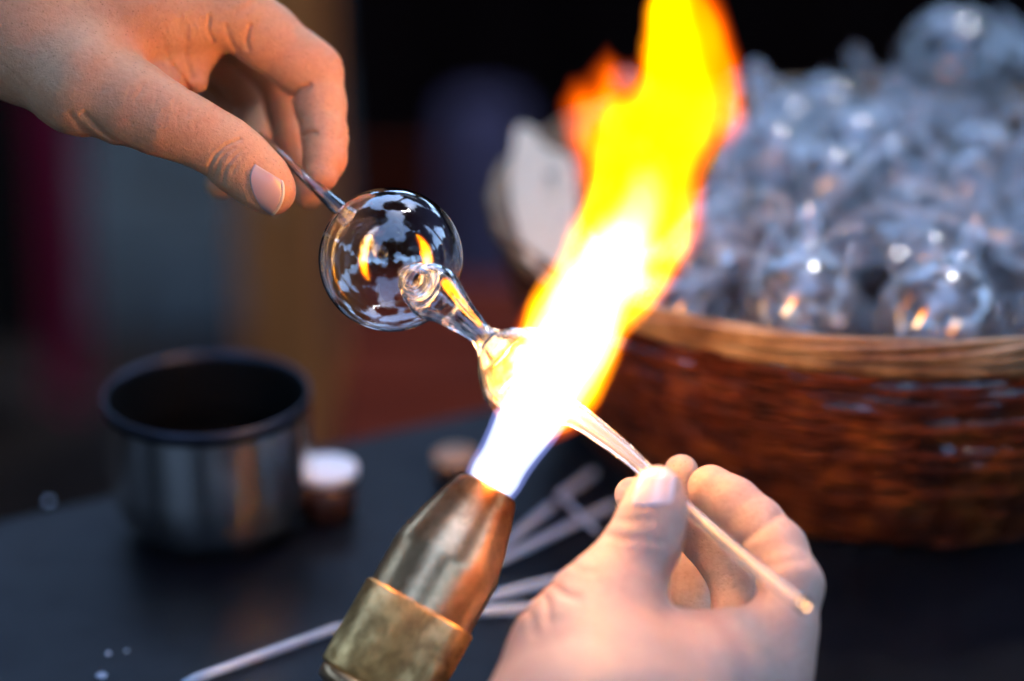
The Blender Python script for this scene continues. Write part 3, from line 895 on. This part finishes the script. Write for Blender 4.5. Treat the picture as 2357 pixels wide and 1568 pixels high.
vol_layers("blue_jet", [(.8, .5, F_(JET))], .08, .0, 1.0, [(0, (.30, .38, 1), .07), (.15, (.75, .80, 1), .18), (.3, (1, 1, 1), .4)], 4)
BLUE_CUT = [(1440, 520, 0, 60), (1458, 450, 0, 100), (1500, 360, 0, 112), (1550, 280, 0, 100), (1578, 200, 0, 84), (1572, 100, 0, 62), (1550, 10, 0, 36), (1540, -40, 0, 10)]  # added body that absorbs blue so the upper flame stays yellow
sm = bpy.data.materials.new("blue_absorber"); sm.use_nodes = True
N, L = sm.node_tree.nodes, sm.node_tree.links; N.remove(N["Principled BSDF"])
ab = N.new("ShaderNodeVolumeAbsorption"); ab.inputs[0].default_value = (1, .85, 0, 1); ab.inputs[1].default_value = 130
L.new(ab.outputs[0], N["Material Output"].inputs["Volume"])
q_ = Sdf(.12); q_.groups = [(1.2, .9, F_(BLUE_CUT)), (.8, .9, F_(TY))]
link_np("blue_filter", *q_.mesh(*bounds(q_.groups)), sm, fl)
tag(fl, "tall yellow and white torch flame with red tips, blowing up to the right", "flame")

# ---- the glass piece being worked
m = glass_mat("piped_light_glass", ior=1.5); M['piped_light'] = m       # emission stands in for flame light piped along the glass
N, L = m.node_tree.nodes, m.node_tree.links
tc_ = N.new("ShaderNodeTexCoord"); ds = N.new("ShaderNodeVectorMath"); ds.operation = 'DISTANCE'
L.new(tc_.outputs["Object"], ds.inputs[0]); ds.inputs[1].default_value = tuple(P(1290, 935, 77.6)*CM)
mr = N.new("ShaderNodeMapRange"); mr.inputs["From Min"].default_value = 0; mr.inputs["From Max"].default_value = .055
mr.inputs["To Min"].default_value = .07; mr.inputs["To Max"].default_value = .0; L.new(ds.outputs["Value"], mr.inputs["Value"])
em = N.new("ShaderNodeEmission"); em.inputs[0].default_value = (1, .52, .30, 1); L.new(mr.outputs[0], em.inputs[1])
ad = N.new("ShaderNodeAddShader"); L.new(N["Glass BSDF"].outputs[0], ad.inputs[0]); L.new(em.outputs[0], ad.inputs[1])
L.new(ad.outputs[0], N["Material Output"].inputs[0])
wp = empty("glass_workpiece", P(900, 598, 80.4))
BCN = P(899.5, 598, 80.4); BR = 166.5*80.4/5565
axw = P(1000, 676, 77.6)-P(800, 496, 81.3); axw /= np.linalg.norm(axw)
link_mesh("bulb", *merge(sphere(BCN, BR, 128, 80, axw), sphere(BCN, BR-.045, 128, 80, axw, True)), M['glass'], wp)
def hollow(pts, ro, ri, seg, wob=None):
    a = sweep(pts, ro, seg, cap=False, wob=wob); b_ = flip(sweep(pts, ri, seg, cap=False, wob=wob))
    V, F = merge(a, b_); n = len(a[0])
    for k in range(seg):
        l = (k+1) % seg
        F.append((l, k, n+k, n+l)); e = n-seg
        F.append((e+k, e+l, n+e+l, n+e+k))
    return V, F
neck_c = [(950, 643, 78.3, 30), (958, 648, 78.0, 44), (964, 652, 77.9, 47), (970, 657, 77.82, 54), (984, 665, 77.7, 62), (1005, 680, 77.6, 64), (1032, 702, 77.5, 50), (1060, 727, 77.45, 37), (1086, 749, 77.4, 29), (1107, 768, 77.35, 26),
          (1128, 788, 77.3, 38), (1153, 810, 77.2, 74), (1180, 834, 77.2, 98), (1206, 858, 77.2, 106), (1234, 886, 77.1, 97), (1266, 916, 77.0, 68), (1300, 945, 76.9, 36)]
pts = catmull([P(*q[:3]) for q in neck_c], 6); rr = [float(x) for x in np.array(catmull([np.array([q[3]*S80]) for q in neck_c], 6)).ravel()]
wobf = lambda i, a: (.05*math.sin(3*a+i*.11)+.035*math.sin(7*a-i*.09)+.02*math.sin(12*a+i*.05))*min(1, max(0, (i-24)/20))
ri = [max(.05, r-(.10 if r > .6 else .16)) for r in rr]
link_mesh("neck", *hollow(pts, rr, ri, 64, wobf), M['glass'], wp)
st = [(806, 502, 81.5, 26), (780, 480, 81.35, 20), (738, 441, 81.3, 15), (690, 398, 81.5, 11), (650, 360, 82.2, 8), (600, 312, 83.6, 8)]
pts = catmull([P(*q[:3]) for q in st], 6); rr = [float(x) for x in np.array(catmull([np.array([q[3]*S80]) for q in st], 6)).ravel()]
link_mesh("stem", *hollow(pts, rr, [r*.74 for r in rr], 24), M['glass'], wp)
hb = [(1300, 945, 77.6, 36), (1335, 962, 77.5, 28), (1400, 1010, 77.3, 23), (1450, 1050, 77.1, 20), (1500, 1095, 76.8, 17), (1580, 1165, 75.6, 14), (1700, 1272, 73.4, 15), (1780, 1338, 71.9, 15), (1851, 1392, 70.6, 17)]
pts = catmull([P(*q[:3]) for q in hb], 7); rr = [float(x)*76/5565 for x in np.array(catmull([np.array([float(q[3])]) for q in hb], 7)).ravel()]
link_mesh("blowpipe", *hollow(pts, rr, [r*.52 for r in rr], 28), M['piped_light'], wp)
tag(wp, "clear blown glass ball on a thin stem, its twisted neck held in the flame", "glass piece")

# ================================================================== hands
def hand_obj(name, s, mt):
    lo, hi = bounds(s.groups, .5)
    V, Q = s.mesh(lo, hi)
    o = link_np(name, V, Q, mt)
    md = o.modifiers.new("smooth", 'SMOOTH'); md.factor = .5; md.iterations = 2
    return o
# ---- left hand, coming in from the top left, thumb and index on the stem
LH = Sdf(.050)
palm = chain([(-520, -400, 80, 165), (-250, -170, 80.5, 150), (-30, -5, 81, 158), (80, 50, 81.2, 160)]) \
    + chain([(80, 40, 81.2, 150), (300, 20, 81.8, 118), (530, 22, 82.4, 84)]) \
    + chain([(80, 30, 82.5, 150), (300, 10, 84, 120), (520, 20, 85.2, 92)]) \
    + chain([(80, 30, 84, 130), (280, 20, 86, 110), (480, 50, 87.6, 84)]) \
    + chain([(60, 50, 85, 120), (260, 60, 87.5, 100), (440, 85, 89.5, 74)])
thumb = chain([(60, 110, 80.4, 118), (190, 185, 80.0, 122), (300, 238, 79.7, 96), (380, 275, 79.5, 80), (450, 305, 79.6, 70), (515, 340, 79.8, 67), (560, 380, 80.0, 68), (606, 420, 80.1, 60), (629, 443, 80.2, 50)])
web = chain([(380, 60, 83.2, 60), (455, 110, 83.0, 38), (452, 190, 82.4, 26)]) + chain([(455, 110, 83.0, 34), (350, 215, 81.2, 40)])
index = chain([(530, 22, 82.4, 82), (610, 82, 82.9, 76), (690, 145, 83.1, 70), (722, 166, 83.2, 66), (737, 240, 83.0, 58), (748, 315, 82.6, 51), (748, 365, 82.2, 48), (738, 404, 81.8, 40)])
middle = chain([(525, 40, 85.4, 80), (650, 180, 86.6, 56), (664, 250, 86.6, 50), (676, 330, 86.0, 46), (700, 400, 85.3, 42), (712, 446, 84.8, 34)])
ring = chain([(480, 70, 87.8, 76), (600, 235, 90, 54), (560, 350, 88.8, 46), (506, 424, 87.3, 33)])
little = chain([(440, 90, 89.6, 66), (520, 230, 91.6, 46), (480, 320, 91, 40), (450, 350, 90, 32)])
LH.groups = [(1.6, .5, palm), (.5, .9, thumb), (.5, .75, web), (.28, .35, index), (.28, .3, middle), (.28, .3, ring), (.28, .3, little)]
G = LH.grooves
def g_(pts, wid, amp, dmax=200): G.append((pts, wid, amp, dmax))
# thumb knuckle folds
g_([(552, 322), (520, 335), (500, 352), (484, 378), (478, 402)], 4.5, .07, 80.4)
g_([(540, 340), (520, 352), (505, 370), (496, 395), (492, 412)], 3.5, .05, 80.4)
g_([(556, 345), (535, 365), (520, 385), (512, 420)], 3.5, .045, 80.4)
g_([(562, 360), (545, 378), (534, 400)], 3, .03, 80.4)
g_([(515, 318), (500, 330), (486, 345)], 3, .025, 80.4)
# nail fold
g_([(594, 372), (575, 382), (563, 404), (564, 428), (580, 458), (600, 484)], 5.5, .02, 81)
# heel folds
g_([(195, 262), (230, 300), (268, 328), (310, 350)], 7, .07, 80.5)
g_([(160, 262), (190, 300), (236, 332)], 8, .05, 80.5)
# web folds
g_([(489, 92), (478, 70), (482, 40)], 5, .10, 84)
g_([(430, 60), (425, 120), (440, 180)], 7, .06, 84)
g_([(398, 150), (420, 176), (436, 204)], 4, .07, 84)
g_([(376, 90), (384, 130), (402, 165)], 6, .04, 84)
g_([(571, 112), (566, 90), (575, 60)], 5, .09, 84)
g_([(520, 60), (528, 90), (545, 118)], 6, .06, 84)
# index creases
g_([(676, 222), (690, 206), (712, 196)], 6, .13, 84)
g_([(762, 158), (776, 144), (792, 150)], 4, .03, 84)
g_([(740, 152), (755, 138), (772, 128)], 3.5, .025, 84)
g_([(702, 312), (714, 306), (728, 306)], 5, .10, 84)
g_([(778, 322), (792, 312), (806, 306)], 3.5, .04, 84)
g_([(545, 30), (570, 20), (600, -5)], 7, .03, 84)
rg = random.Random(5)
for i in range(16):      # fine lines across the root of the thumb
    t = i/15; x, y = 300+150*t+rg.uniform(-5, 5), 190+75*t+rg.uniform(-25, 25)
    l = rg.uniform(14, 34); g_([(x, y), (x-.25*l, y+.55*l), (x-.35*l, y+l)], 3.6, rg.uniform(.012, .026), 81)
for i in range(12):      # web stretch lines
    x = 372+i*9+rg.uniform(-3, 3); y = 40+rg.uniform(-15, 15); l = rg.uniform(30, 70)
    g_([(x, y), (x+4, y+l*.5), (x+12, y+l)], 3.6, rg.uniform(.012, .028), 84)
for i in range(7):
    x = 10+i*9; g_([(x, 150+i*8), (x+4, 185+i*8), (x+16, 225+i*8)], 4, .02, 82)
for i in range(5):
    g_([(640+i*14, 78+i*12), (655+i*14, 66+i*12), (668+i*13, 48+i*12)], 3.5, .012, 84)
lh = hand_obj("hand", LH, M['skin_l'])
tag(lh, "hand reaching in from the top left, pinching the thin glass stem", "hand")
def nail_uv(c, ax_, lw, ll, sq=.35):
    ax_ = np.array(ax_, float); ax_ /= np.linalg.norm(ax_); pe = np.array([-ax_[1], ax_[0]])
    def f(u, v):
        a = (v*2-1); b_ = (u*2-1)
        wd = lw*(1-.30*max(0, -a)**2.2-.10*max(0, a)**3)
        q = np.array(c)+ax_*ll*(a-(.28*b_*b_ if a < 0 else .18*b_*b_)*abs(a))+pe*wd*b_
        return tuple(q)
    return f
def coons(base, free, bulge=0):
    """nail plate between its root curve and its free edge, each a quadratic (start, control, end)"""
    q = lambda c, t: (1-t)**2*np.array(c[0], float)+2*t*(1-t)*np.array(c[1], float)+t*t*np.array(c[2], float)
    return lambda u, v: tuple(q(base, v)*(1-u)+q(free, v)*u)
LB, LF = ((588, 378), (556, 412), (604, 482)), ((646, 414), (656, 458), (624, 494))
link_mesh("nail", *surface_patch(LH, coons(LB, LF), 16, 16, lambda u, v: .0+.035*u+.03*math.sin(math.pi*v)**.5), M['nail'], lh)
LF2 = ((650, 416), (662, 459), (628, 496))
link_mesh("nail_edge", *surface_patch(LH, coons(LF, LF2), 3, 16, lambda u, v: .03+.045*math.sin(math.pi*v)**.5), M['nail_edge'], lh)
# ---- right hand, from the bottom, pinching the pipe
RH = Sdf(.055)
rp = chain([(1500, 2250, 66, 190), (1470, 1950, 69, 215), (1375, 1790, 71, 300), (1390, 1660, 72.6, 255)]) \
    + chain([(1380, 1650, 72.5, 190), (1352, 1500, 73.6, 134), (1390, 1405, 74.2, 104)]) \
    + chain([(1520, 1700, 73.0, 180), (1640, 1580, 73.8, 120), (1765, 1560, 74.2, 96)]) \
    + chain([(1520, 1800, 75.0, 180), (1700, 1590, 77, 100)]) \
    + chain([(1480, 1800, 77.0, 170), (1640, 1600, 79.5, 90)]) \
    + chain([(1450, 1800, 79.0, 150), (1570, 1600, 82, 80)])
rweb = chain([(1440, 1500, 74.0, 92), (1560, 1500, 74.6, 72), (1700, 1490, 74.6, 74), (1775, 1500, 74.4, 80)])
rthumb = chain([(1345, 1500, 73.6, 134), (1395, 1395, 74.2, 102), (1440, 1320, 74.6, 88), (1484, 1245, 74.9, 80), (1505, 1180, 75.1, 70), (1514, 1130, 75.3, 58)])
rindex = chain([(1765, 1560, 74.2, 94), (1800, 1450, 74.6, 80), (1822, 1348, 75.2, 72), (1790, 1265, 76.2, 66), (1742, 1208, 76.9, 62), (1690, 1160, 77.3, 58), (1636, 1124, 77.6, 54)])
rmid = chain([(1715, 1560, 77, 84), (1695, 1340, 78.6, 58), (1620, 1240, 79.3, 52), (1540, 1185, 78.8, 46), (1456, 1140, 78.0, 42)])
rring = chain([(1655, 1580, 79.5, 80), (1600, 1380, 81.6, 54), (1580, 1220, 82.0, 48), (1568, 1086, 81.2, 40)])
rlit = chain([(1580, 1600, 82, 72), (1545, 1400, 84, 46), (1500, 1300, 84, 40), (1470, 1270, 83.4, 34)])
RH.groups = [(1.5, .6, rp), (.9, .8, rweb), (.5, .8, rthumb), (.3, .5, rindex), (.28, .3, rmid), (.28, .3, rring), (.28, .3, rlit)]
G = RH.grooves
g_([(1398, 1232), (1430, 1242), (1475, 1240), (1530, 1250)], 9, .03, 75.5)
g_([(1420, 1196), (1450, 1200), (1510, 1196)], 7, .02, 75.5)
g_([(1690, 1262), (1720, 1242), (1752, 1222), (1790, 1190)], 11, .055, 78)
g_([(1756, 1310), (1790, 1300), (1826, 1292), (1850, 1290)], 11, .06, 78)
g_([(1275, 1352), (1300, 1370), (1330, 1378)], 9, .07, 76)
g_([(1255, 1376), (1262, 1400), (1262, 1430)], 9, .07, 76)
g_([(1215, 1405), (1226, 1430), (1230, 1460)], 9, .05, 76)
g_([(1316, 1300), (1340, 1316), (1372, 1320)], 8, .03, 76)
g_([(1500, 1340), (1512, 1380), (1560, 1425), (1640, 1434)], 7, .03, 76)
rh = hand_obj("hand", RH, M['skin_r'])
tag(rh, "hand in sky-lit skin colour rising from the bottom edge, thumb pressing the glass pipe", "hand")
link_mesh("nail", *surface_patch(RH, coons(((1450, 1164), (1500, 1170), (1550, 1158)), ((1474, 1090), (1518, 1060), (1557, 1098))), 14, 16, lambda u, v: -.01+.045*u+.03*math.sin(math.pi*v)**.5), M['nail_pale'], rh)
